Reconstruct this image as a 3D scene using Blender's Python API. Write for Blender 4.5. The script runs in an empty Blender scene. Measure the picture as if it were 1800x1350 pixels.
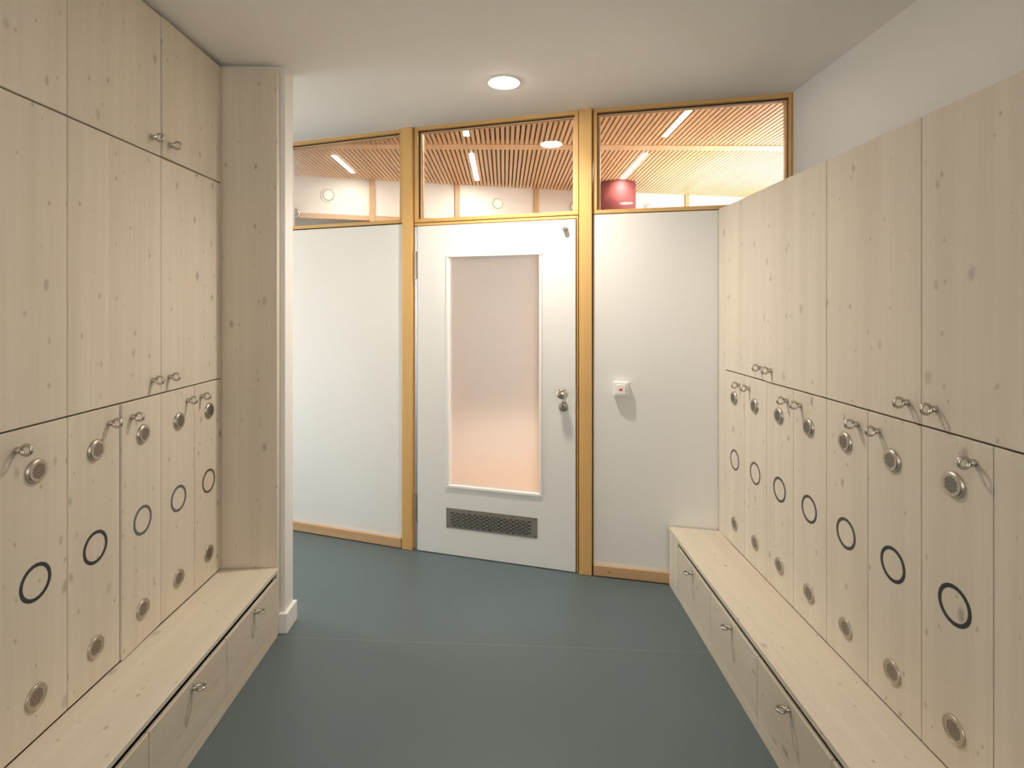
import bpy, bmesh, math
from mathutils import Vector, Matrix
PI = math.pi
sc = bpy.context.scene
COL = sc.collection

# ------------------------------------------------------------------ materials
def new_mat(name):
    m = bpy.data.materials.new(name); m.use_nodes = True
    nt = m.node_tree
    b = nt.nodes.get('Principled BSDF')
    return m, nt, b

def plain(name, col, rough=.5, metal=0., spec=.5, bump=0., bscale=60.):
    m, nt, b = new_mat(name)
    b.inputs['Base Color'].default_value = (*col, 1)
    b.inputs['Roughness'].default_value = rough
    b.inputs['Metallic'].default_value = metal
    b.inputs['Specular IOR Level'].default_value = spec
    if bump:
        tc = nt.nodes.new('ShaderNodeTexCoord')
        n = nt.nodes.new('ShaderNodeTexNoise'); n.inputs['Scale'].default_value = bscale
        n.inputs['Detail'].default_value = 4
        nt.links.new(tc.outputs['Object'], n.inputs['Vector'])
        bp = nt.nodes.new('ShaderNodeBump'); bp.inputs['Strength'].default_value = bump
        bp.inputs['Distance'].default_value = .002
        nt.links.new(n.outputs['Fac'], bp.inputs['Height'])
        nt.links.new(bp.outputs['Normal'], b.inputs['Normal'])
    return m

def math_node(nt, op, a, b=None, clamp=False):
    n = nt.nodes.new('ShaderNodeMath'); n.operation = op; n.use_clamp = clamp
    for i, v in enumerate((a, b)):
        if v is None: continue
        if isinstance(v, (int, float)): n.inputs[i].default_value = v
        else: nt.links.new(v, n.inputs[i])
    return n.outputs[0]

def mixcol(nt, fac, a, b, mode='MIX'):
    n = nt.nodes.new('ShaderNodeMix'); n.data_type = 'RGBA'; n.blend_type = mode
    if isinstance(fac, (int, float)): n.inputs[0].default_value = fac
    else: nt.links.new(fac, n.inputs[0])
    for i, v in ((6, a), (7, b)):
        if isinstance(v, tuple): n.inputs[i].default_value = (*v, 1)
        else: nt.links.new(v, n.inputs[i])
    return n.outputs[2]

def mapr(nt, v, a, b, c, d):
    n = nt.nodes.new('ShaderNodeMapRange'); n.clamp = True
    n.interpolation_type = 'SMOOTHSTEP'
    nt.links.new(v, n.inputs['Value'])
    for k, val in (('From Min', a), ('From Max', b), ('To Min', c), ('To Max', d)):
        if isinstance(val, (int, float)): n.inputs[k].default_value = val
        else: nt.links.new(val, n.inputs[k])
    return n.outputs['Result']

def wood(name, c_light, c_dark, knot_col, grain='Z', knots=1.0, strip=.11, rough=.5, tone=.05, gscale=1.0, kfac=.75, contrast=1.0):
    """Timber: long grain along one axis, glued strips of slightly different tone, scattered oval knots."""
    m, nt, b = new_mat(name)
    L = nt.links
    tc = nt.nodes.new('ShaderNodeTexCoord')
    oi = nt.nodes.new('ShaderNodeObjectInfo')
    off = nt.nodes.new('ShaderNodeCombineXYZ')
    r = oi.outputs['Random']
    for i, k in enumerate((37., 53., 71.)):
        L.new(math_node(nt, 'MULTIPLY', r, k), off.inputs[i])
    add = nt.nodes.new('ShaderNodeVectorMath'); add.operation = 'ADD'
    L.new(tc.outputs['Object'], add.inputs[0]); L.new(off.outputs[0], add.inputs[1])
    base = add.outputs[0]
    def scaled(sx, sy, sz):
        n = nt.nodes.new('ShaderNodeVectorMath'); n.operation = 'MULTIPLY'
        L.new(base, n.inputs[0]); n.inputs[1].default_value = (sx, sy, sz)
        return n.outputs[0]
    ax = 'XYZ'.index(grain)
    def sv(cross, along):
        v = [cross]*3; v[ax] = along; return scaled(*v)
    # slow warp so the grain is not ruler straight
    wn = nt.nodes.new('ShaderNodeTexNoise'); wn.inputs['Scale'].default_value = 1; wn.inputs['Detail'].default_value = 2
    L.new(sv(9, 1.6), wn.inputs['Vector'])
    g = nt.nodes.new('ShaderNodeTexNoise'); g.inputs['Scale'].default_value = 1; g.inputs['Detail'].default_value = 5
    g.inputs['Roughness'].default_value = .6; g.inputs['Distortion'].default_value = .35
    L.new(sv(60*gscale, 1.6*gscale), g.inputs['Vector'])
    g2 = nt.nodes.new('ShaderNodeTexNoise'); g2.inputs['Scale'].default_value = 1; g2.inputs['Detail'].default_value = 3
    L.new(sv(14*gscale, .5*gscale), g2.inputs['Vector'])
    f = math_node(nt, 'ADD', math_node(nt, 'MULTIPLY', g.outputs['Fac'], .4), math_node(nt, 'MULTIPLY', g2.outputs['Fac'], .6))
    f = mapr(nt, f, .5-.22/contrast, .5+.22/contrast, 0., 1.)
    col = mixcol(nt, f, c_dark, c_light)
    # glued strips
    sep = nt.nodes.new('ShaderNodeSeparateXYZ'); L.new(base, sep.inputs[0])
    o = [sep.outputs[i] for i in range(3) if i != ax]
    cross = math_node(nt, 'ADD', o[0], o[1])
    idx = math_node(nt, 'FLOOR', math_node(nt, 'DIVIDE', cross, strip))
    w = nt.nodes.new('ShaderNodeTexWhiteNoise'); w.noise_dimensions = '1D'
    L.new(idx, w.inputs['W'])
    tonev = math_node(nt, 'ADD', math_node(nt, 'MULTIPLY', w.outputs['Value'], tone*2), 1-tone)
    tn = nt.nodes.new('ShaderNodeCombineColor')
    for i in range(3): L.new(tonev, tn.inputs[i])
    col = mixcol(nt, 1., col, tn.outputs[0], 'MULTIPLY')
    if knots:
        for cells, along, lo in ((7.5, 4.2, .125), (12.5, 8.0, .105)):
            cv = nt.nodes.new('ShaderNodeCombineXYZ')
            L.new(math_node(nt, 'MULTIPLY', cross, cells), cv.inputs[0])
            L.new(math_node(nt, 'MULTIPLY', sep.outputs[ax], along), cv.inputs[1])
            wv = nt.nodes.new('ShaderNodeVectorMath'); wv.operation = 'ADD'
            sc_ = nt.nodes.new('ShaderNodeVectorMath'); sc_.operation = 'SCALE'; sc_.inputs['Scale'].default_value = .3
            L.new(wn.outputs['Color'], sc_.inputs[0])
            L.new(cv.outputs[0], wv.inputs[0]); L.new(sc_.outputs[0], wv.inputs[1])
            v = nt.nodes.new('ShaderNodeTexVoronoi'); v.feature = 'F1'; v.voronoi_dimensions = '2D'
            v.inputs['Scale'].default_value = 1
            L.new(wv.outputs[0], v.inputs['Vector'])
            sp = nt.nodes.new('ShaderNodeSeparateColor'); L.new(v.outputs['Color'], sp.inputs[0])
            thr = math_node(nt, 'MULTIPLY', math_node(nt, 'SUBTRACT', sp.outputs[0], .30, True), lo*1.4*knots)
            thr = math_node(nt, 'ADD', thr, .002)
            mask = mapr(nt, v.outputs['Distance'], math_node(nt, 'MULTIPLY', thr, .25), thr, 1., 0.)
            str_ = math_node(nt, 'MULTIPLY', mask, math_node(nt, 'ADD', math_node(nt, 'MULTIPLY', sp.outputs[1], kfac*.6), kfac*.4))
            col = mixcol(nt, str_, col, knot_col)
    L.new(col, b.inputs['Base Color'])
    b.inputs['Roughness'].default_value = rough
    bp = nt.nodes.new('ShaderNodeBump'); bp.inputs['Strength'].default_value = .06; bp.inputs['Distance'].default_value = .001
    L.new(g.outputs['Fac'], bp.inputs['Height']); L.new(bp.outputs['Normal'], b.inputs['Normal'])
    return m

SPRUCE = ((.70, .63, .525), (.63, .56, .455), (.29, .25, .215))
M = {}
M['spruce'] = wood('whitewashed_spruce_upright', *SPRUCE, grain='Z', tone=.022)
M['spruce_long'] = wood('whitewashed_spruce_lengthwise', *SPRUCE, grain='Y', tone=.03)
M['spruce_front'] = wood('whitewashed_spruce_front', (.65, .58, .475), (.585, .515, .41), SPRUCE[2], grain='Y', tone=.02, knots=1.15)
M['plinth'] = wood('pale_plinth_board', (.70, .62, .50), (.62, .54, .43), SPRUCE[2], grain='Y', tone=.02, knots=0)
M['oak'] = wood('amber_larch_frame', (.71, .445, .165), (.63, .375, .125), (.30, .15, .04), grain='Z', tone=.02, knots=0, strip=.5, rough=.38)
M['oak_rail'] = wood('amber_larch_rail', (.71, .445, .165), (.63, .375, .125), (.30, .15, .04), grain='X', tone=.02, knots=0, strip=.5, rough=.38)
M['skirting'] = wood('beech_skirting', (.60, .385, .21), (.53, .325, .165), (.30, .15, .04), grain='X', tone=.02, knots=0, strip=.5, rough=.45)
M['slat'] = wood('beech_slat', (.86, .59, .34), (.77, .49, .26), (.30, .15, .04), grain='Y', tone=.05, knots=0, strip=.0335, rough=.36)
M['far_floor'] = wood('beech_floor', (.88, .57, .31), (.80, .50, .25), (.30, .15, .04), grain='X', tone=.06, knots=0, strip=.09, rough=.65)
M['wall'] = plain('white_wall_paint', (.80, .785, .755), .75, bump=.08, bscale=180)
M['ceiling'] = plain('white_ceiling_paint', (.86, .84, .80), .9, bump=.05, bscale=120)
M['panel'] = plain('white_laminate_panel', (.79, .785, .76), .35, bump=.02, bscale=40)
M['far_panel'] = plain('off_white_far_panel', (.77, .75, .72), .45)
M['door'] = plain('white_door_lacquer', (.79, .785, .765), .32)
M['bead'] = plain('white_glazing_bead', (.86, .85, .82), .3)
M['edge'] = plain('pale_grey_door_edge', (.62, .65, .68), .35)
M['nickel'] = plain('brushed_nickel', (.56, .52, .46), .27, 1.)
M['grille'] = plain('satin_nickel_grille', (.52, .475, .41), .36, 1.)
M['steel'] = plain('dull_steel', (.40, .365, .32), .45, .85)
M['chrome'] = plain('polished_steel', (.72, .66, .55), .12, 1.)
M['dark'] = plain('dark_gap', (.012, .011, .010), .9)
M['gasket'] = plain('black_gasket_and_gap', (.018, .014, .010), .6)
M['ring'] = plain('dark_grey_vinyl', (.040, .040, .042), .33)
M['ring_taupe'] = plain('taupe_vinyl', (.13, .10, .08), .4)
M['ring_dark'] = plain('dark_taupe_vinyl', (.075, .062, .055), .38)
M['ring_sheen'] = plain('vinyl_painted_sheen', (.11, .12, .13), .28)  # lighter grey paints the sheen on farther stickers
M['plastic'] = plain('white_switch_plastic', (.86, .85, .82), .28)
M['red'] = plain('red_indicator', (.75, .03, .02), .35)
M['carcass'] = plain('carcass_board', (.30, .24, .17), .7)
M['shade'] = plain('dusky_red_fabric', (.27, .062, .066), .75, bump=.1, bscale=300)
M['rubber'] = plain('grey_rubber', (.42, .39, .34), .5)

def floor_mat():
    m, nt, b = new_mat('blue_grey_linoleum')
    L = nt.links
    tc = nt.nodes.new('ShaderNodeTexCoord')
    n = nt.nodes.new('ShaderNodeTexNoise'); n.inputs['Scale'].default_value = 2.2; n.inputs['Detail'].default_value = 6
    L.new(tc.outputs['Object'], n.inputs['Vector'])
    col = mixcol(nt, n.outputs['Fac'], (.090, .126, .136), (.106, .143, .153))
    # the pale welded joint that crosses the sheet floor
    sep = nt.nodes.new('ShaderNodeSeparateXYZ'); L.new(tc.outputs['Object'], sep.inputs[0])
    y = math_node(nt, 'ADD', sep.outputs[1], math_node(nt, 'MULTIPLY', sep.outputs[0], .072))
    d = math_node(nt, 'ABSOLUTE', math_node(nt, 'SUBTRACT', y, 2.425))
    mk = mapr(nt, d, .0012, .0028, .6, 0.)
    col = mixcol(nt, mk, col, (.21, .225, .215))
    L.new(col, b.inputs['Base Color'])
    n2 = nt.nodes.new('ShaderNodeTexNoise'); n2.inputs['Scale'].default_value = 90; n2.inputs['Detail'].default_value = 3
    L.new(tc.outputs['Object'], n2.inputs['Vector'])
    bp = nt.nodes.new('ShaderNodeBump'); bp.inputs['Strength'].default_value = .06; bp.inputs['Distance'].default_value = .002
    L.new(n2.outputs['Fac'], bp.inputs['Height']); L.new(bp.outputs['Normal'], b.inputs['Normal'])
    b.inputs['Roughness'].default_value = .40
    return m
M['floor'] = floor_mat()

def glass_mat():
    m, nt, b = new_mat('clear_pane'); nt.nodes.remove(b)
    out = nt.nodes['Material Output']
    t = nt.nodes.new('ShaderNodeBsdfTransparent'); t.inputs[0].default_value = (.97, .98, .97, 1)
    g = nt.nodes.new('ShaderNodeBsdfGlossy'); g.inputs['Roughness'].default_value = 0.
    f = nt.nodes.new('ShaderNodeFresnel'); f.inputs['IOR'].default_value = 1.45
    mx = nt.nodes.new('ShaderNodeMixShader')
    nt.links.new(f.outputs[0], mx.inputs[0]); nt.links.new(t.outputs[0], mx.inputs[1]); nt.links.new(g.outputs[0], mx.inputs[2])
    nt.links.new(mx.outputs[0], out.inputs[0])
    return m
M['glass'] = glass_mat()

def frost_mat():
    m, nt, b = new_mat('frosted_reeded_pane')
    b.inputs['Base Color'].default_value = (.93, .92, .90, 1)
    b.inputs['Transmission Weight'].default_value = 1.
    b.inputs['Roughness'].default_value = .6
    b.inputs['IOR'].default_value = 1.12
    tc = nt.nodes.new('ShaderNodeTexCoord')
    w = nt.nodes.new('ShaderNodeTexWave'); w.wave_type = 'BANDS'; w.bands_direction = 'X'
    w.inputs['Scale'].default_value = 22; w.inputs['Distortion'].default_value = .4
    nt.links.new(tc.outputs['Object'], w.inputs['Vector'])
    bp = nt.nodes.new('ShaderNodeBump'); bp.inputs['Strength'].default_value = .25; bp.inputs['Distance'].default_value = .002
    nt.links.new(w.outputs['Fac'], bp.inputs['Height']); nt.links.new(bp.outputs['Normal'], b.inputs['Normal'])
    tr = nt.nodes.new('ShaderNodeBsdfTranslucent'); tr.inputs[0].default_value = (.86, .92, .97, 1)
    mx = nt.nodes.new('ShaderNodeMixShader'); mx.inputs[0].default_value = .30
    nt.links.new(b.outputs[0], mx.inputs[1]); nt.links.new(tr.outputs[0], mx.inputs[2])
    nt.links.new(mx.outputs[0], nt.nodes['Material Output'].inputs[0])
    return m
M['frost'] = frost_mat()

def emit(name, col, s):
    m, nt, b = new_mat(name); nt.nodes.remove(b)
    e = nt.nodes.new('ShaderNodeEmission'); e.inputs[0].default_value = (*col, 1); e.inputs[1].default_value = s
    nt.links.new(e.outputs[0], nt.nodes['Material Output'].inputs[0])
    return m
M['lamp'] = emit('warm_lamp_disc', (1., .90, .78), 150.)
M['lamp_back'] = emit('warm_lamp_disc_rear', (1., .90, .78), 14.)
M['added_lamp_corridor'] = emit('added_lamp_disc_corridor', (1., .90, .78), 420.)
M['led'] = emit('led_strip', (1., .91, .80), 110.)
M['added_day_left'] = emit('added_corridor_daylight', (.87, .94, 1.), 4.6)
M['added_day_back'] = emit('added_rear_daylight', (1., .95, .88), 4.0)
M['added_day_right'] = emit('added_far_daylight', (.90, .96, 1.), 7.)

# ------------------------------------------------------------------ mesh builder
class MB:
    def __init__(s): s.bm = bmesh.new(); s.mats = []
    def mi(s, m):
        if m not in s.mats: s.mats.append(m)
        return s.mats.index(m)
    def box(s, x0, x1, y0, y1, z0, z1, m, bev=0., seg=1):
        t = bmesh.new(); bmesh.ops.create_cube(t, size=1)
        for v in t.verts:
            v.co = Vector(((x0+x1)/2+v.co.x*(x1-x0), (y0+y1)/2+v.co.y*(y1-y0), (z0+z1)/2+v.co.z*(z1-z0)))
        if bev: bmesh.ops.bevel(t, geom=t.edges[:], offset=bev, segments=seg, affect='EDGES', profile=.5)
        s._merge(t, m); return s
    def _merge(s, t, m, smooth=False, mat4=None):
        k = s.mi(m); mp = {}
        for v in t.verts: mp[v] = s.bm.verts.new(mat4 @ v.co if mat4 else v.co)
        for f in t.faces:
            try: nf = s.bm.faces.new([mp[v] for v in f.verts])
            except ValueError: continue
            nf.material_index = k; nf.smooth = smooth or f.smooth
        t.free()
    def lathe(s, prof, m, axis='X', origin=(0, 0, 0), n=32, smooth=True, close=False):
        """prof: list of (distance along axis, radius)"""
        t = bmesh.new(); rings = []
        for a, r in prof:
            if r <= 1e-6: rings.append([t.verts.new((a, 0, 0))]); continue
            rings.append([t.verts.new((a, r*math.cos(2*PI*i/n), r*math.sin(2*PI*i/n))) for i in range(n)])
        seq = list(zip(rings, rings[1:]))
        if close: seq.append((rings[-1], rings[0]))
        for A, B in seq:
            for i in range(n):
                j = (i+1) % n
                if len(A) == 1 and len(B) == 1: continue
                if len(A) == 1: t.faces.new((A[0], B[j], B[i]))
                elif len(B) == 1: t.faces.new((A[i], A[j], B[0]))
                else: t.faces.new((A[i], A[j], B[j], B[i]))
        bmesh.ops.recalc_face_normals(t, faces=t.faces[:])
        R = Matrix.Identity(4)
        if axis == 'Y': R = Matrix.Rotation(PI/2, 4, 'Z')
        if axis == '-Y': R = Matrix.Rotation(-PI/2, 4, 'Z')
        if axis == 'Z': R = Matrix.Rotation(-PI/2, 4, 'Y')
        if axis == '-Z': R = Matrix.Rotation(PI/2, 4, 'Y')
        s._merge(t, m, smooth, Matrix.Translation(origin) @ R); return s
    def torus(s, c, R, r, m, normal='Y', n=36, k=12):
        t = bmesh.new(); g = []
        for i in range(n):
            a = 2*PI*i/n; row = []
            for j in range(k):
                b = 2*PI*j/k; q = R+r*math.cos(b)
                p = (q*math.cos(a), r*math.sin(b), q*math.sin(a))
                if normal == 'Z': p = (p[0], p[2], p[1])
                row.append(t.verts.new(p))
            g.append(row)
        for i in range(n):
            for j in range(k):
                t.faces.new((g[i][j], g[(i+1) % n][j], g[(i+1) % n][(j+1) % k], g[i][(j+1) % k]))
        bmesh.ops.recalc_face_normals(t, faces=t.faces[:])
        s._merge(t, m, True, Matrix.Translation(c)); return s
    def prism(s, pts, z0, z1, m):
        t = bmesh.new()
        a = [t.verts.new((x, y, z0)) for x, y in pts]; b = [t.verts.new((x, y, z1)) for x, y in pts]
        t.faces.new(a); t.faces.new(b[::-1])
        for i in range(len(pts)):
            j = (i+1) % len(pts); t.faces.new((a[i], b[i], b[j], a[j]))
        bmesh.ops.recalc_face_normals(t, faces=t.faces[:])
        s._merge(t, m); return s
    def mesh(s, name):
        me = bpy.data.meshes.new(name); s.bm.to_mesh(me); s.bm.free()
        for m in s.mats: me.materials.append(M[m])
        return me
    def obj(s, name, parent=None, loc=(0, 0, 0), rz=0.):
        return place(name, s.mesh(name), parent, loc, rz)

def place(name, me, parent=None, loc=(0, 0, 0), rz=0., rot=None):
    o = bpy.data.objects.new(name, me); COL.objects.link(o)
    o.parent = parent; o.location = loc
    o.rotation_euler = rot if rot else (0, 0, rz)
    return o

def tag(o, label=None, cat=None, group=None, kind=None):
    if label: o['label'] = label
    if cat: o['category'] = cat
    if group: o['group'] = group
    if kind: o['kind'] = kind
    return o

def thing(name, label, cat, loc=(0, 0, 0), rz=0., group=None, kind=None):
    o = bpy.data.objects.new(name, None); COL.objects.link(o)
    o.empty_display_size = .05
    o.location = loc; o.rotation_euler = (0, 0, rz)
    return tag(o, label, cat, group, kind)

# ------------------------------------------------------------------ key dimensions
ZC = 2.611                                    # ceiling
NL, N1, N2, NR = (-1.63, 3.776), (-.597, 3.395), (.458, 3.06), (1.50, 2.80)
XL, XR = -1.285, 1.14                         # cabinet fronts, left and right
ZB, ZM, ZU, ZTL, ZTR = .313, 1.177, 2.063, 2.592, 2.022
STEP = .2195
YL = [2.505-STEP*i for i in range(9)]         # left boundaries, far -> near
YR = [2.793-STEP*i for i in range(9)]
XSL, XSR = -1.028, .891                       # seat fronts
XWL, XWR = -1.67, 1.495                       # side walls

def frame(A, B):
    L = math.hypot(B[0]-A[0], B[1]-A[1])
    return (A[0], A[1], 0), math.atan2(B[1]-A[1], B[0]-A[0]), L

# ------------------------------------------------------------------ setting: shell
poly = [(-3.8, -2.0), (1.62, -2.0), (1.62, NR[1]+.02), (NR[0], NR[1]+.05), (N2[0], N2[1]+.05), (N1[0], N1[1]+.05), (NL[0], NL[1]+.05), (-3.8, 4.62)]
tag(MB().prism(poly, -.06, 0., 'floor').obj('floor'), 'blue-grey linoleum floor with one pale welded joint across it', 'floor', kind='structure')
tag(MB().prism(poly, ZC, ZC+.12, 'ceiling').obj('ceiling'), 'smooth off-white ceiling above the changing room', 'ceiling', kind='structure')
tag(MB().box(XWL-.1, XWL, -2.0, 2.54, 0, ZC, 'wall').obj('wall_left'), 'white wall behind the left row of cabinets', 'wall', kind='structure')
tag(MB().box(XWR, XWR+.12, -2.0, 2.80, 0, ZC, 'wall').obj('wall_right'), 'white wall above and behind the right row of cabinets', 'wall', kind='structure')
tag(MB().box(XWL-.1, XWR+.12, -2.12, -2.0, 0, ZC, 'wall').obj('wall_back'), 'plain white wall behind the viewer', 'wall', kind='structure')
win = thing('window_11', 'wide unseen window added in the wall behind the viewer', 'window', (-1.0, -1.98, .9), kind='structure')  # added window whose glowing pane fills surfaces facing the camera
f = MB()
for x in (0, .98, 1.95): f.box(x, x+.05, -.02, .03, 0, 1.45, 'bead', .003)
f.box(0, 2.0, -.02, .03, 0, .05, 'bead', .003).box(0, 2.0, -.02, .03, 1.4, 1.45, 'bead', .003)
f.obj('window_frame', win)
MB().box(.02, 1.98, -.012, -.004, .02, 1.43, 'added_day_back').obj('window_pane', win)
tag(MB().box(-3.8, -1.012, 2.54, 2.632, 0, ZC, 'wall').obj('wall_left_return'), 'white wall end that stands beside the tall wooden end panel', 'wall', kind='structure')
bb = MB()
bb.box(-1.046, -.996, 2.522, 2.646, 0, .092, 'bead', .002)
tag(bb.obj('baseboard_left_return'), 'white skirting block wrapped round the end of the white wall', 'baseboard', kind='structure')
# corridor that opens to the left, lit by an unseen window added at its end
w = MB()
w.box(-3.92, -3.8, 2.632, 4.7, 0, .05, 'wall').box(-3.92, -3.8, 2.632, 4.7, 1.55, ZC, 'wall')
w.box(-3.92, -3.8, 2.632, 2.75, .05, 1.55, 'wall').box(-3.92, -3.8, 4.35, 4.7, .05, 1.55, 'wall')
tag(w.obj('wall_corridor_left'), 'white wall with an added window at the left end of the corridor', 'wall', kind='structure')
win = thing('window_1', 'unseen daylight window added at the left end of the corridor', 'window', (-3.86, 2.75, .05), kind='structure')
f = MB()
for a in ((0, .05, 0, 1.5), (1.55, 1.6, 0, 1.5), (.78, .82, 0, 1.5)): f.box(-.03, .03, a[0], a[1], a[2], a[3], 'bead', .003)
f.box(-.03, .03, 0, 1.6, 0, .05, 'bead', .003).box(-.03, .03, 0, 1.6, 1.45, 1.5, 'bead', .003)
f.obj('window_frame', win)
MB().box(-.05, -.04, .02, 1.58, .02, 1.48, 'added_day_left').obj('window_pane', win)

# ------------------------------------------------------------------ end wall: three facets between amber posts
def transom(name, label, fr, s0, s1, zs, ztop, side=.022, left=True, rside=.022):
    """Fixed glazed light: wooden frame, black gasket, inner bead, clear pane"""
    loc, ang, L = fr
    t = thing(name, label, 'window', (loc[0], loc[1], 0), ang, kind='structure')
    f = MB(); d0, d1 = .004, .075
    f.box(s0, s1, d0, d1, zs, zs+.022, 'oak_rail', .0025)
    f.box(s0, s1, d0, d1, ztop-.020, ztop, 'oak_rail', .0015)
    f.box(s0, s0+side, d0, d1, zs+.022, ztop-.020, 'oak', .002)
    f.box(s1-rside, s1, d0, d1, zs+.022, ztop-.020, 'oak', .002)
    f.obj('window_frame', t)
    g = MB(); a0, a1, b0, b1 = s0+side, s1-rside, zs+.022, ztop-.020
    th = .0038
    g.box(a0, a1, .026, .045, b1-th, b1, 'gasket').box(a1-th, a1, .038, .045, b0, b1-th, 'gasket').box(a0, a0+th, .026 if left else .043, .045, b0, b1-th, 'gasket')
    g.obj('gasket', t)
    k = MB(); w_ = .011
    k.box(a0+th, a0+th+w_, .036, .07, b0, b1-th, 'slat', .001).box(a1-th-w_, a1-th, .036, .07, b0, b1-th, 'slat', .001)
    k.box(a0+th+w_, a1-th-w_, .036, .07, b1-th-.006, b1-th, 'slat', .001)
    k.obj('glazing_bead', t)
    MB().box(a0+.002, a1-.002, .046, .052, b0-.002, b1-.002, 'glass').obj('glass_pane', t)
    return t

FL, FD, FR = frame(NL, N1), frame(N1, N2), frame(N2, NR)
# posts
def post(name, P, ang, w, label):
    m = MB().box(-w/2, w/2, -.012, .10, 0, ZC, 'oak', .004, 2)
    return tag(m.obj(name, None, (P[0], P[1], 0), ang), label, 'post', kind='structure')
post('trim_1', N1, (FL[1]+FD[1])/2, .070, 'amber wooden post left of the white door')
post('trim_2', N2, (FR[1]+FD[1])/2, .072, 'amber wooden post right of the white door')
post('trim_3', NL, FL[1], .070, 'amber wooden post at the corridor end of the left white panel')
tag(MB().box(-.009, .0, -.004, .09, 0, ZC, 'oak', .002).obj('trim_4', None, (NR[0], NR[1], 0), FR[1]), 'thin amber jamb at the right end of the glazed strip', 'post', kind='structure')
# white infill panels
SG = .0445
def infill(name, fr, s0, s1, label):
    m = MB().box(s0, s1, .006, .08, 0.0, 2.018, 'panel', .002)
    m.box(s0-.006, s1+.006, .03, .07, 0, 2.03, 'dark')
    return tag(m.obj(name, None, fr[0], fr[1]), label, 'wall', kind='structure')
infill('wall_end_left', FL, .040, FL[2]-.040, 'smooth white wall panel left of the door')
infill('wall_end_right', FR, .042, FR[2]-.010, 'smooth white wall panel right of the door, carrying the switch')
transom('window_2', 'clear glazed light above the left white panel', FL, .040, FL[2]-.038, 2.025, ZC)
transom('window_3', 'clear glazed light above the white door', FD, .042, FD[2]-.0415, 2.022, ZC)
transom('window_4', 'clear glazed light above the right white panel', FR, .042, FR[2]-.010, 2.022, ZC, left=False, rside=.012)
MBp = MB().box(.0, 1.5, .006, .10, 0, ZC, 'panel')
aL = math.atan2(4.50-NL[1], -3.8-NL[0])
tag(MBp.box(1.5, 2.45, .006, .10, 0, ZC, 'panel').obj('wall_corridor_end', None, (-3.8, NL[1]+(NL[0]+3.8)*.355, 0), math.atan2(-.355, 1.)), 'white corridor wall beyond the left panel', 'wall', kind='structure')
for nm, fr, s0, s1, lb in (('baseboard_end_left', FL, .040, FL[2]-.041, 'beech skirting under the left white panel'),
                           ('baseboard_end_right', FR, .045, FR[2]-.3, 'beech skirting under the right white panel')):
    m = MB().box(s0, s1, -.013, .006, .004, .064, 'skirting', .004, 2)
    if nm.endswith('right'): m.lathe([(0, 0), (0, .0035), (.0006, .003), (.0006, 0)], 'dark', '-Y', (s0+.085, -.013, .030), 10)
    tag(m.obj(nm, None, fr[0], fr[1]), lb, 'baseboard', kind='structure')
# solid bulkhead above the glazing
for i, (fr, nm) in enumerate(((FL, 'wall_bulkhead_left'), (FD, 'wall_bulkhead_door'), (FR, 'wall_bulkhead_right'))):
    tag(MB().box(-.02, fr[2]+.02, .03, .10, ZC, ZC+.15, 'wall').obj(nm, None, fr[0], fr[1]), 'bulkhead above the glazed strip', 'wall', kind='structure')

# ------------------------------------------------------------------ door
S0, S1 = .069, FD[2]-.0565                     # leaf edges along the facet
ZD = 1.997
d = thing('door_1', 'white door with a frosted glass panel and steel vent plate', 'door', FD[0], FD[1], kind='structure')
m = MB()                                       # jamb on the lock side and head rail
m.box(S1+.005, FD[2]-.0435, .004, .085, 0, 2.018, 'oak', .002)
m.box(.044, S1+.005, .004, .085, ZD+.005, 2.018, 'oak_rail', .002)
m.obj('door_frame', d)
MB().box(FD[2]-.0435, FD[2]-.036, .03, .08, 0, 2.3, 'gasket').box(.036, .044, .03, .08, 0, 2.3, 'gasket').box(.044, S1+.005, .03, .07, ZD-.003, ZD+.006, 'gasket').box(S1, S1+.006, .03, .07, 0, ZD+.005, 'gasket').box(.04, FD[2]-.04, .03, .08, 2.016, 2.024, 'gasket').obj('rebate', d)
G0, G1, GZ0, GZ1 = .279, .840, .428, 1.801     # glass opening
leaf = MB()
D0, D1 = -.004, .040
for bx in ((S0, G0-.006, .006, ZD), (G1+.006, S1, .006, ZD), (G0-.006, G1+.006, .006, GZ0-.006), (G0-.006, G1+.006, GZ1+.006, ZD)):
    leaf.box(bx[0], bx[1], D0, D1, bx[2], bx[3], 'door')
leaf = leaf.obj('door_leaf', d)
mo = MB(); q = .018
def bead(a0, a1, z0, z1):
    mo.box(a0, a1, D0-.008, .02, z0, z1, 'bead', .004, 2)
bead(G0-q, G1+q, GZ1, GZ1+q*.75); bead(G0-q, G1+q, GZ0-q, GZ0); bead(G0-q, G0, GZ0, GZ1); bead(G1, G1+q, GZ0, GZ1)
mo.obj('glazing_bead', leaf)
MB().box(G0-.004, G1+.004, .012, .018, GZ0-.004, GZ1+.004, 'frost').obj('frosted_glass', leaf)
v = MB(); V0, V1, VZ0, VZ1 = .261, .829, .168, .288
v.box(V0, V1, D0-.0025, D0, VZ0, VZ1, 'steel', .0008)
NC = 14; pit = (V1-V0-.05)/NC
for r_ in range(8):
    z = VZ1-.030-r_*.0105
    for c_ in range(NC):
        s = V0+.026+c_*pit+(pit*.45 if r_ % 2 else 0.)
        if s+pit*.66 > V1-.02: continue
        v.box(s, s+pit*.66, D0-.0029, D0-.0025, z, z+.0042, 'dark')
        v.prism([(s, D0-.0025), (s+pit*.66, D0-.0025), (s+pit*.5, D0-.0058), (s+pit*.16, D0-.0058)], z-.0022, z-.0002, 'nickel')
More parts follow.
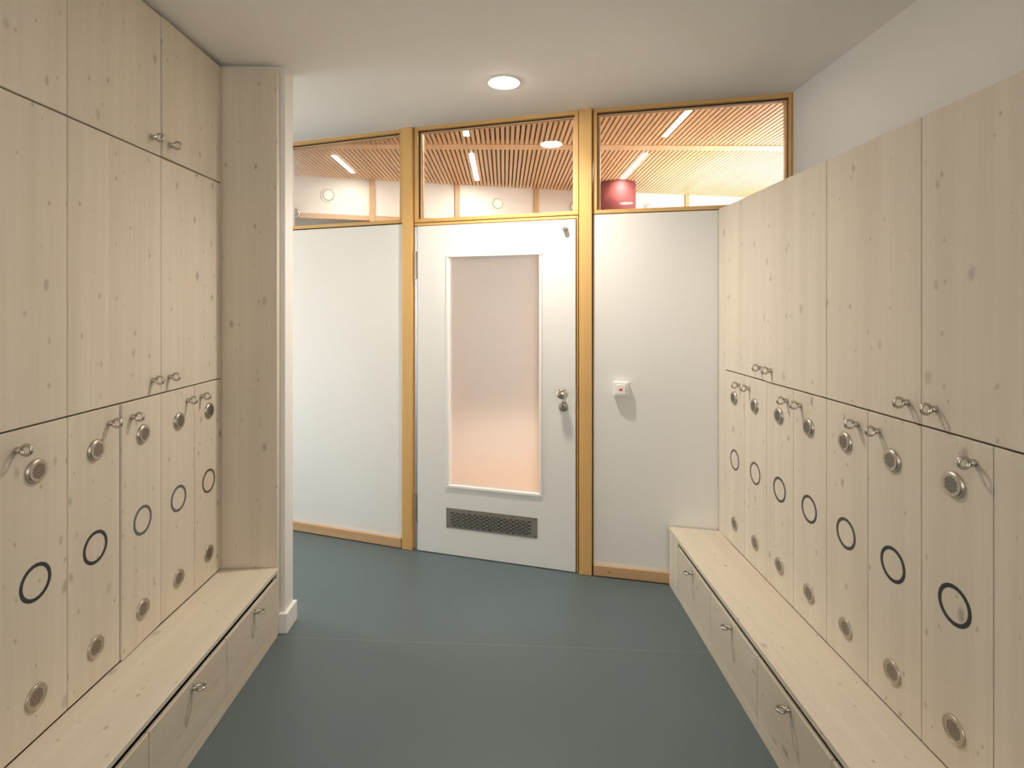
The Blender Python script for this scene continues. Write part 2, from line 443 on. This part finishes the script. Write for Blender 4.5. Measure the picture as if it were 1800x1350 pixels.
for i in range(5):
    for z in (VZ0+.010, VZ1-.010):
        v.lathe([(.0, .0035), (.0014, .003), (.0018, 0)], 'dark', '-Y', (V0+.012+i*(V1-V0-.024)/4, D0-.0025, z), 8)
tag(v.obj('vent_plate', d), 'grey steel vent plate with rows of short slots')
kn = MB()
kn.lathe([(0, .024), (.004, .024), (.006, .021), (.006, .011), (.034, .010), (.038, .018), (.045, .0265), (.055, .0285), (.062, .026), (.067, .018), (.069, 0)], 'chrome', '-Y', (.979, D0, 1.014), 36)
tag(kn.obj('door_knob', d), 'round polished door knob')
ro = MB()
ro.lathe([(0, .0265), (.006, .0265), (.009, .024), (.009, 0)], 'steel', '-Y', (.981, D0, .936), 32)
ro.lathe([(0, .0085), (.012, .0085), (.0125, .0075), (.0125, 0)], 'nickel', '-Y', (.981, D0, .943), 20)
ro.box(.9795, .9825, D0-.0132, D0-.012, .938, .948, 'dark')
ro.box(.9775, .9845, D0-.0105, D0-.0085, .918, .941, 'steel', .001)
tag(ro.obj('lock_rosette', d), 'dull steel lock rosette below the knob')
st = MB()
st.lathe([(0, .0160), (.003, .0160), (.004, .0145), (.026, .0145), (.029, .0125), (.029, 0)], 'rubber', '-Y', (.991, D0, 1.946), 24)
st.lathe([(.029, .005), (.031, .004), (.031, 0)], 'nickel', '-Y', (.991, D0, 1.946), 12)
tag(st.obj('door_stop', d), 'short grey peg near the top corner of the door')
he = MB()
he.lathe([(0, .0), (0, .009), (1.99, .009), (1.99, 0)], 'edge', 'Z', (.0565, .004, .005), 20)
tag(he.obj('hinge_edge', d), 'pale rounded edge along the hinge side')
for z0, z1 in ((.175, .348), (1.675, 1.844)):
    h = MB(); q3 = (z1-z0)/3
    h.lathe([(0, 0), (0, .0098), (q3-.002, .0098), (q3-.002, .0085), (q3, .0085), (q3, .0098), (2*q3-.002, .0098), (2*q3-.002, .0085), (2*q3, .0085), (2*q3, .0098), (3*q3, .0098), (3*q3, 0)], 'nickel', 'Z', (.0555, .001, z0), 20, smooth=False)
    tag(h.obj('hinge', d), 'steel hinge barrel')
m = MB().box(S1+.0005, S1+.0045, .0, .02, .97, 1.035, 'nickel')
m.obj('latch_plate', d)

# ------------------------------------------------------------------ light switch
sw = thing('light_switch', 'white square light switch with a tiny red indicator on the right wall panel', 'light switch', FR[0], FR[1])
a = .195; z = 1.049
MB().box(a-.041, a+.041, -.028, .006, z-.041, z+.041, 'plastic', .007, 3).obj('switch_frame', sw)
MB().box(a-.029, a+.029, -.0292, -.024, z-.029, z+.029, 'gasket', .004, 2).obj('switch_gap', sw)
MB().box(a-.0275, a+.0275, -.036, -.026, z-.0275, z+.0275, 'plastic', .004, 2).obj('rocker', sw)
tag(MB().box(a-.0085, a+.0085, -.0368, -.0355, z-.006, z+.005, 'red', .0015).obj('indicator', sw), 'small red indicator window')

# ------------------------------------------------------------------ hardware meshes shared by all copies (facing +X)
def ring_pull(normal):
    m = MB()
    m.lathe([(0, .0094), (.0105, .0094), (.0125, .0085), (.0140, .006), (.0142, 0)], 'nickel', 'X', n=24)
    m.torus((.0262, 0, 0), .0135, .0042, 'nickel', normal)
    return m.mesh('ring_handle')
ME_PULL = ring_pull('Y'); ME_PULL_FLAT = ring_pull('Z')

def perforated(m, x, R, pitch, hole, stagger, mat):
    t = bmesh.new()
    nr = int(R/pitch)+2; py = pitch; pz = pitch*(.88 if stagger else 1.)
    for j in range(-nr, nr+1):
        for i in range(-nr, nr+1):
            cy = (i+(.5 if (stagger and j % 2) else 0))*py; cz = j*pz
            if math.hypot(cy, cz) > R+pitch*.55: continue
            drill = math.hypot(cy, cz) < R-.4*pitch
            sq = [(cy+py/2*sx, cz+pz/2*sz) for sx, sz in ((1, 0), (1, 1), (0, 1), (-1, 1), (-1, 0), (-1, -1), (0, -1), (1, -1))]
            o = [t.verts.new((x, a, b)) for a, b in sq]
            if not drill: t.faces.new(o); continue
            h = [t.verts.new((x, cy+hole*math.cos(PI/4*k), cz+hole*math.sin(PI/4*k))) for k in range(8)]
            for k in range(8): t.faces.new((o[k], o[(k+1) % 8], h[(k+1) % 8], h[k]))
    m._merge(t, mat)

def grille(upper):
    m = MB()
    if upper:
        m.lathe([(0, .0335), (.0045, .0330), (.0085, .0300), (.0096, .0280)], 'grille', 'X', n=40)
        m.lathe([(.0096, .0280), (.0094, .0215)], 'grille', 'X', n=40, smooth=False)
        perforated(m, .0093, .0234, .0047, .0019, True, 'grille')
        m.lathe([(.0045, 0), (.0045, .0285)], 'dark', 'X', n=32)
    else:
        m.lathe([(0, .0335), (.0030, .0332), (.0048, .0322), (.0050, .0312), (.0030, .0295)], 'grille', 'X', n=40)
        m.lathe([(.0030, .0295), (.0029, .0222)], 'grille', 'X', n=40, smooth=False)
        perforated(m, .0028, .0240, .0046, .00185, False, 'grille')
        m.lathe([(.0010, 0), (.0010, .0285)], 'dark', 'X', n=32)
    return m.mesh('vent_grille')
ME_GU, ME_GL = grille(True), grille(False)
def sticker(mat):
    return MB().lathe([(0, .0515), (.0006, .0515), (.0006, .0410), (0, .0410)], mat, 'X', n=56, smooth=False).mesh('ring_sticker')
ME_RING = {k: sticker(k) for k in ('ring', 'ring_taupe', 'ring_sheen', 'ring_dark')}

T = .021; GAP = .0022
def door(parent, side, X, y0, y1, z0, z1, handle, zh, low=False, ring='ring', ajar=0., hinge_far=True, handle_on=True):
    """One cupboard door (origin on its hinge edge). y0 < y1; handle = 'near'/'far' edge that carries the pull."""
    sx = 1 if side == 'L' else -1
    px, py, pz = parent.location
    hy = y1 if handle == 'near' else y0        # hinge is opposite the pull
    m = MB()
    a, b = (y0+GAP/2-hy, y1-GAP/2-hy)
    x0, x1 = (-T, 0) if sx > 0 else (0, T)
    m.box(x0, x1, a, b, z0+.0025-z0, z1-.0025-z0, 'spruce', .0015, 1)
    rz = 0.
    if ajar: rz = (ajar if handle == 'near' else -ajar) * sx
    o = m.obj('cabinet_door', parent, (X-px, hy-py, z0-pz), rz)
    rr = (0, 0, 0) if sx > 0 else (0, 0, PI)
    if handle_on:
        ky = (y0+.050 if handle == 'near' else y1-.050)-hy
        place('ring_handle', ME_PULL, o, (0, ky, zh-z0), rot=rr)
    if low:
        cy = (y0+y1)/2-hy
        place('vent_grille', ME_GU, o, (0, cy, 1.051-z0), rot=rr)
        place('vent_grille', ME_GL, o, (0, cy, .430-z0), rot=rr)
        place('ring_sticker', ME_RING[ring], o, (0, cy, .745-z0), rot=rr)
    return o

def unit(name, label, cat, group, side, y0, y1, z0, z1, doors):
    X = XL if side == 'L' else XR
    xb = XWL+.004 if side == 'L' else XWR-.004
    t = thing(name, label, cat, (X, y0, z0), group=group)
    c = MB()
    f_ = X-.024 if side == 'L' else X+.024
    xa, xz = sorted((f_-X, xb-X))
    c.box(xa, xz, .001, y1-y0-.001, .001, z1-z0-.001, 'carcass')
    c.obj('carcass', t)
    for kw in doors: door(t, side, X, **kw)
    return t

# left low lockers (far -> near)
GLL = 'low lockers in the left row'
for i, (lb, rings, aj) in enumerate((
        ('low two-door spruce locker in the left row, touching the tall end panel', ('ring_taupe', 'ring_sheen'), (0, 0)),
        ('low two-door spruce locker, middle of the left row, one door slightly ajar', ('ring_sheen', 'ring'), (.030, 0)),
        ('low spruce locker at the left edge, nearest the viewer, with a black ring', ('ring', 'ring'), (0, 0)))):
    a, b, c = YL[2*i], YL[2*i+1], YL[2*i+2]
    unit('locker', lb, 'locker', GLL, 'L', c, a, ZB, ZM, (
        dict(y0=b, y1=a, z0=ZB, z1=ZM, handle='near', zh=1.123, low=True, ring=rings[0], ajar=aj[0]),
        dict(y0=c, y1=b, z0=ZB, z1=ZM, handle='far', zh=1.123, low=True, ring=rings[1], ajar=aj[1])))
# fix of which left doors stand ajar is done through the tuples above
for nm, zz0, zz1, zh, tg, labels in (
        ('wall_cabinet', ZM, ZU, 1.233, 'tall middle cupboards in the left row', (
            'tall two-door spruce cupboard at the far end of the left row, below the ceiling-high one',
            'tall spruce cupboard at the left picture edge, door without visible pull')),
        ('top_cabinet', ZU, ZTL, 2.121, 'ceiling-high cupboards in the left row', (
            'ceiling-high two-door spruce cupboard in the left row, far end, with two ring pulls',
            'ceiling-high spruce cupboard in the top left corner of the view'))):
    for i in range(2):
        a, b, c = YL[4*i], YL[4*i+2], YL[4*i+4]
        aj = .012 if (nm == 'top_cabinet' and i == 0) else 0.
        unit(nm, labels[i], 'cupboard', tg, 'L', c, a, zz0, zz1, (
            dict(y0=b, y1=a, z0=zz0, z1=zz1, handle='near', zh=zh, ajar=aj),
            dict(y0=c, y1=b, z0=zz0, z1=zz1, handle='far', zh=zh)))
# right low lockers (far -> near)
GRL = 'low lockers in the right row'
for i, (lb, last) in enumerate((
        ('low two-door spruce locker in the right row, farthest, beside the white wall', False),
        ('low two-door spruce locker in the right row, second from the white wall', False),
        ('low two-door spruce locker in the right row, third from the white wall', False),
        ('low spruce locker at the right edge, nearest the viewer, with a black ring', True))):
    a, b, c = YR[2*i], YR[2*i+1], YR[2*i+2]
    unit('locker', lb, 'locker', GRL, 'R', c, a, ZB, ZM, (
        dict(y0=b, y1=a, z0=ZB, z1=ZM, handle='near', zh=1.123, low=True, ring=('ring_taupe', 'ring_dark', 'ring_dark', 'ring')[i]),
        dict(y0=c, y1=b, z0=ZB, z1=ZM, handle='near' if last else 'far', zh=1.123, low=not last, ring=('ring_taupe', 'ring_dark', 'ring', 'ring')[i])))
for i, lb in enumerate(('tall two-door spruce cupboard in the right row, far half, next to the white wall',
                        'tall two-door spruce cupboard in the right row, near half, at the picture edge')):
    a, b, c = YR[4*i], YR[4*i+2], YR[4*i+4]
    unit('wall_cabinet', lb, 'cupboard', 'tall cupboards in the right row', 'R', c, a, ZM, ZTR, (
        dict(y0=b, y1=a, z0=ZM, z1=ZTR, handle='near', zh=1.231),
        dict(y0=c, y1=b, z0=ZM, z1=ZTR, handle='far', zh=1.231, ajar=.016 if i == 0 else 0.)))
# scribing strip between the right cabinets and the end wall
def yfr(x): return N2[1]+(x-N2[0])*(NR[1]-N2[1])/(NR[0]-N2[0])
m = MB()
m.prism([(XR+.0015, YR[0]+.002), (XR+.0015, yfr(XR)-.004), (XR+.024, yfr(XR+.024)-.004), (XR+.024, YR[0]+.002)], ZB+.001, ZTR, 'spruce')
tag(m.obj('filler_strip'), 'narrow spruce filler strip between the right cupboards and the white wall', 'filler strip')

# tall end panel of the left row
m = MB().box(0, XSL-.008-(XWL+.002), 0, .029, 0, ZTL-.004, 'spruce', .004, 2)
tag(m.obj('end_panel', None, (XWL+.004, YL[0]+.001, 0.001)), 'tall plain spruce end panel closing the left row beside the white wall', 'end panel')

# ------------------------------------------------------------------ benches
def bench(side, Xf, Xc, y0, y1, bounds, labels, seat_label, filler=None):
    sx = 1 if side == 'L' else -1
    xa, xb = sorted((Xf, Xc-sx*.002))
    # continuous seat board
    if side == 'L':
        m = MB().box(xa, xb, y0, y1, ZB-.020, ZB-.001, 'spruce_long', .002, 1)
    else:
        m = MB().prism([(xa, y0), (xb, y0), (xb, yfr(xb)-.004), (xa, yfr(xa)-.004)], ZB-.020, ZB-.001, 'spruce_long')
    o = m.obj('bench_seat')
    tag(o, seat_label, 'bench seat')
    xw = (XWL+.004) if side == 'L' else (XWR-.004)
    for k in range(len(bounds)-1):
        b1, b0 = bounds[k], bounds[k+1]
        Xd = Xf-sx*.002
        t = thing('drawer_unit', labels[k], 'drawer unit', (Xd, b0, 0), group='drawer units under the %s bench' % ('left' if sx > 0 else 'right'))
        c = MB(); ca, cb = sorted((-sx*.024, xw-Xd))
        c.box(ca, cb, .001, b1-b0-.001, .055, ZB-.022, 'dark')  # near-black colour stands in for shade in the gap under the seat
        c.obj('carcass', t)
        p = MB(); pa, pb = sorted((-sx*.001, -sx*.018))
        p.box(pa, pb, .0006, b1-b0-.0006, .0005, .049, 'plinth', .001)
        p.obj('plinth', t)
        dr = MB(); da, db = sorted((0, -sx*.015))
        dr.box(da, db, .0012, b1-b0-.0012, .0505, ZB-.046, 'spruce_front', .0022, 1)
        dro = dr.obj('drawer_front', t)
        place('ring_handle', ME_PULL_FLAT, dro, (0, (b1-b0)/2, .242), rot=(0, 0, 0) if sx > 0 else (0, 0, PI))
    if filler:
        f = MB(); fa, fb = sorted((Xf-sx*.002, Xf-sx*.020))
        if side == 'R':
            f.prism([(fa, bounds[0]+.001), (fb, bounds[0]+.001), (fb, yfr(fb)-.014), (fa, yfr(fa)-.014)], .0005, ZB-.0205, 'spruce')
            tag(f.obj('filler_strip'), filler, 'filler strip')
bench('L', XSL, XL, .75, 2.504, [2.500, 2.045, 1.600, 1.155], (
    'bench drawer unit on the left, farthest, beside the white wall end',
    'bench drawer unit on the left, second from the white wall end',
    'bench drawer unit on the left cut off by the bottom of the view'),
    'long pale spruce bench seat along the left lockers')
bench('R', XSR, XR, .80, 2.9, [YR[0], YR[2], YR[4], YR[6], YR[8]], (
    'bench drawer unit on the right, farthest, next to the beech skirting',
    'bench drawer unit on the right, second from the beech skirting',
    'bench drawer unit on the right, third from the beech skirting',
    'bench drawer unit on the right cut off by the bottom of the view'),
    'long pale spruce bench seat along the right lockers', 'narrow spruce strip at the far end of the right bench')

# ------------------------------------------------------------------ lamps in this room
def downlight(P, lamp, label):
    t = thing('downlight', label, 'ceiling light', P, group='round ceiling downlights')
    MB().lathe([(0, .0735), (.0, .083), (.0025, .0835), (.004, .0815), (.004, .0745), (.0005, .0735)], 'bead', '-Z', (0, 0, 0), 48).obj('trim_ring', t)
    MB().lathe([(.0, .0738), (.004, .0728), (.007, .066), (.0085, .045), (.009, 0)], lamp, '-Z', (0, 0, 0), 48).obj('lamp_disc', t)
    return t
dl = downlight((0, 2.70, ZC), 'lamp', 'round lit downlight in the white ceiling in front of the door')
ld = bpy.data.lights.new('downlight_beam', 'SPOT'); lo_ = bpy.data.objects.new('downlight_beam', ld); COL.objects.link(lo_)
lo_.parent = dl; lo_.location = (0, 0, -.012)
ld.energy = 138; ld.spot_size = math.radians(146); ld.spot_blend = .9; ld.shadow_soft_size = .06; ld.color = (1., .90, .78)
downlight((-3.0, 3.45, ZC), 'added_lamp_corridor', 'added round downlight in the corridor behind the white wall end, hidden from view')  # unseen lamp added to brighten the left panel and corridor
downlight((-.06, .34, ZC), 'lamp_back', 'round lit downlight above the viewer, seen only as a reflection in the glass')

# ------------------------------------------------------------------ room beyond the glass
HC = 2.65
FW = [(-3.4, 4.39), (-1.84, 4.79), (-.945, 5.02), (.70, 5.385), (2.45, 5.685), (4.4, 6.02)]
front = [(-3.8, 4.62), (NL[0], NL[1]+.06), (N1[0], N1[1]+.06), (N2[0], N2[1]+.06), (NR[0], NR[1]+.06), (4.4, 2.2)]
tag(MB().prism([(x, y) for x, y in front]+[(4.4, 7.6), (-3.8, 7.6)], -.07, -.004, 'far_floor').obj('floor_far_room'), 'warm beech floor of the room beyond the door', 'floor', kind='structure')
def lin(pts, x):
    for (x0, y0), (x1, y1) in zip(pts, pts[1:]):
        if x0 <= x <= x1: return y0+(y1-y0)*(x-x0)/(x1-x0)
    return pts[0][1] if x < pts[0][0] else pts[-1][1]
nodes = [(-3.8, 4.50), NL, N1, N2, NR, (4.4, 2.12)]
cl = MB()
cl.box(-3.8, 4.4, 2.1, 7.6, HC+.032, HC+.06, 'gasket')
cl.box(-3.4, 4.4, 3.852, 3.966, HC-.006, HC+.03, 'slat')      # cross strip between the two slat fields
p_, gp = .0335, .0115
x = -2.6
while x < 4.2:
    ya = lin(nodes, x)+.205; yb = lin(FW, x)-.004
    if ya < 3.852: cl.box(x, x+p_-gp, ya, 3.852, HC, HC+.030, 'slat')
    cl.box(x, x+p_-gp, max(3.966, ya), yb, HC, HC+.030, 'slat')
    x += p_
# plain border board that follows the glazed wall
for A, B in zip(nodes[:-1], nodes[1:]):
    cl.prism([(A[0], A[1]+.08), (B[0], B[1]+.08), (B[0], B[1]+.205), (A[0], A[1]+.205)], HC, HC+.03, 'slat')
cl.prism([(x_, y_+.08) for x_, y_ in FW]+[(4.4, 7.5), (-3.4, 7.5)], HC+.005, HC+.03, 'ceiling')
tag(cl.obj('ceiling_far_room'), 'beech slatted ceiling of the room beyond the glass', 'ceiling', kind='structure')
# far wall: white band, beech posts and rail, glazing under the rail
ZR = 2.325
for i in range(len(FW)-1):
    fr = frame(FW[i], FW[i+1])
    m = MB().box(0, fr[2], 0, .08, ZR, HC+.03, 'far_panel').box(0, fr[2], 0, .08, 0, .45, 'far_panel')
    tag(m.obj('wall_far_%s' % 'abcde'[i], None, fr[0], fr[1]), 'white band of the far wall', 'wall', kind='structure')
    t = thing('window_%d' % (5+i), 'glazing under the beech rail of the far wall', 'window', fr[0], fr[1], kind='structure')
    MB().box(0, fr[2], -.012, .07, ZR-.045, ZR, 'skirting', .003).box(0, fr[2], -.012, .07, .45, .49, 'skirting', .003).obj('window_rail', t)
    MB().box(0, fr[2], .03, .036, .49, ZR-.045, 'glass').obj('glass_pane', t)
n_tr = 5
for i, s in ((1, .67), (2, .517), (2, 1.288), (3, 1.194), (0, 1.0), (4, .6)):
    fr = frame(FW[i], FW[i+1])
    ca, sa = math.cos(fr[1]), math.sin(fr[1])
    P = (FW[i][0]+ca*s, FW[i][1]+sa*s, 0)
    tag(MB().box(-.023, .023, -.020, .05, 0, HC, 'skirting', .003).obj('trim_%d' % n_tr, None, P, fr[1]), 'slim beech post of the far wall', 'post', kind='structure')
    n_tr += 1
def wall_vent(i, s, z, label):
    fr = frame(FW[i], FW[i+1]); ca, sa = math.cos(fr[1]), math.sin(fr[1])
    P = (FW[i][0]+ca*s, FW[i][1]+sa*s, z)
    t = thing('air_valve', label, 'wall vent', P, fr[1], group='round white vents on the far wall')
    MB().lathe([(0, .066), (.004, .066), (.007, .062), (.008, .055), (.004, .050), (.004, .047)], 'bead', '-Y', (0, 0, 0), 40).obj('collar', t)
    MB().lathe([(.0005, .053), (.0045, .050), (.0045, .0455)], 'gasket', '-Y', (0, 0, 0), 40).obj('shadow_gap', t)  # black ring colours in the shadow round the valve disc
    MB().lathe([(0, .046), (.010, .046), (.013, .042), (.0145, .030), (.015, 0)], 'bead', '-Y', (0, 0, 0), 40).obj('valve_disc', t)
wall_vent(1, .292, 2.493, 'round white vent on the far wall, seen through the left glazed light')
wall_vent(2, .907, 2.489, 'round white vent on the far wall, centred above the white door')
wall_vent(2, 1.682, 2.489, 'round white vent on the far wall, half hidden by the post right of the door')
wall_vent(3, .782, 2.489, 'round white vent on the far wall, right of the red drum lampshade')
# linear lights between the slats
def led(x0, y0, y1, label):
    t = thing('linear_light', label, 'ceiling light', (x0, y0, HC), group='slim linear lights in the slatted ceiling')
    MB().box(-.022, .022, 0, y1-y0, -.002, .028, 'bead').obj('light_housing', t)
    MB().box(-.017, .017, .006, y1-y0-.006, -.0035, -.0018, 'led').obj('diffuser', t)
led(-1.29, 4.155, 4.69, 'slim linear light in the slatted ceiling, behind the left glazed light')
led(-.245, 4.08, 4.95, 'slim linear light in the slatted ceiling, above the door, farther one')
led(1.058, 4.06, 4.87, 'slim linear light in the slatted ceiling, reaching the red drum lampshade')
led(-.250, 3.42, 3.67, 'slim linear light in the slatted ceiling, above the door, nearer one, mostly hidden')
led(1.08, 3.15, 3.665, 'slim linear light in the slatted ceiling, top of the right glazed light')
# drum lampshade
t = thing('drum_lamp', 'dusky red drum lampshade mounted under the slatted ceiling of the far room', 'ceiling lamp', (1.05, 5.07, 2.33))
MB().lathe([(0, .169), (0, .172), (.317, .172), (.317, .169), (0, .169)], 'shade', 'Z', (0, 0, 0), 56).obj('lamp_shade', t)
m = MB().lathe([(.300, .0), (.300, .12), (.319, .12), (.319, 0)], 'dark', 'Z', (0, 0, 0), 40)
m.obj('ceiling_mount', t)
MB().lathe([(.02, 0), (.02, .168), (.024, .168), (.024, 0)], 'bead', 'Z', (0, 0, 0), 40).obj('lower_diffuser', t)
# invented uplighter, unseen, added to wash the slats at the right with light
t = thing('added_uplighter', 'added slim floor uplighter in the far room, unseen below the glazed strip', 'added lamp', (2.35, 4.45, -.004))
MB().lathe([(0, 0), (0, .13), (.012, .13), (.02, .03), (.03, .012), (1.66, .012)], 'steel', 'Z', (0, 0, 0), 28).obj('stand', t)
MB().lathe([(1.64, .012), (1.66, .05), (1.78, .11), (1.785, .11), (1.665, .045), (1.66, 0)], 'steel', 'Z', (0, 0, 0), 32).obj('lamp_bowl', t)
ld = bpy.data.lights.new('added_uplight', 'SPOT'); lo_ = bpy.data.objects.new('added_uplight', ld); COL.objects.link(lo_)
lo_.parent = t; lo_.location = (0, 0, 1.77); lo_.rotation_euler = (PI-.10, -.22, 0)
ld.energy = 150; ld.spot_size = 2.3; ld.spot_blend = .8; ld.shadow_soft_size = .06; ld.color = (.90, .95, 1.)
# chrome spot at the left end of the rail
fr = frame(FW[1], FW[2])
t = thing('rail_spotlight', 'small round chrome fitting at the left end of the far beech rail', 'spotlight', (FW[1][0]+.03, FW[1][1]-.01, 2.305), fr[1])
MB().lathe([(0, .0), (0, .036), (.02, .042), (.05, .042), (.058, .036), (.060, .026), (.052, .022), (.052, 0)], 'nickel', '-Y', (0, -.02, 0), 28).obj('spot_head', t)
MB().box(-.05, -.02, -.05, .01, -.03, .045, 'steel', .004).obj('spot_bracket', t)
# enclosure of the far room
tag(MB().box(-3.9, 4.5, 6.5, 6.6, 0, HC+.06, 'wall').obj('wall_rear_far'), 'pale wall behind the far glazing', 'wall', kind='structure')
tag(MB().box(-3.9, -3.8, 4.4, 7.6, 0, HC+.06, 'wall').obj('wall_side_far'), 'pale left end wall of the far room', 'wall', kind='structure')
w = MB().box(4.4, 4.5, 2.1, 7.6, 0, .3, 'wall').box(4.4, 4.5, 2.1, 7.6, 2.5, HC+.06, 'wall').box(4.4, 4.5, 2.1, 2.5, .3, 2.5, 'wall').box(4.4, 4.5, 5.6, 7.6, .3, 2.5, 'wall')
tag(w.obj('wall_window_far'), 'wall with an added window at the right end of the far room', 'wall', kind='structure')
tag(MB().box(1.62, 4.5, 2.0, 2.12, 0, HC+.06, 'wall').obj('wall_near_far'), 'side wall of the far room behind the right cabinets', 'wall', kind='structure')
tag(MB().box(1.615, 1.70, 2.1, 2.9, 0, HC+.06, 'wall').obj('wall_stub_far'), 'short wall beside the right jamb', 'wall', kind='structure')
t = thing('window_10', 'tall unseen window added for daylight at the right end of the far room', 'window', (4.45, 2.5, .3), kind='structure')  # unseen window added to throw light across the slats
f = MB()
for y in (0, 1.02, 2.04, 3.05): f.box(-.03, .03, y, y+.05, 0, 2.2, 'bead', .003)
f.box(-.03, .03, 0, 3.1, 0, .05, 'bead', .003).box(-.03, .03, 0, 3.1, 2.15, 2.2, 'bead', .003)
f.obj('window_frame', t)
MB().box(.035, .045, .02, 3.08, .02, 2.18, 'added_day_right').obj('window_pane', t)

# ------------------------------------------------------------------ world, camera, view
wd = bpy.data.worlds.new('world'); sc.world = wd; wd.use_nodes = True
wd.node_tree.nodes['Background'].inputs[0].default_value = (.7, .8, 1., 1)
wd.node_tree.nodes['Background'].inputs[1].default_value = .3
cam = bpy.data.cameras.new('camera'); co = bpy.data.objects.new('camera', cam); COL.objects.link(co)
co.location = (0, 0, 1.5)
co.rotation_euler = (PI/2, 0, -math.atan(14/960))
cam.sensor_fit = 'HORIZONTAL'; cam.sensor_width = 36; cam.lens = 19.2
cam.shift_y = -135/1800
cam.clip_start = .05
sc.camera = co
sc.view_settings.view_transform = 'Standard'
sc.view_settings.look = 'None'
sc.view_settings.gamma = 1
sc.view_settings.use_curve_mapping = False
sc.view_settings.exposure = .08
sc.cycles.max_bounces = 10
sc.cycles.diffuse_bounces = 6
sc.cycles.transparent_max_bounces = 12
sc.cycles.sample_clamp_indirect = 6
sc.cycles.caustics_reflective = False
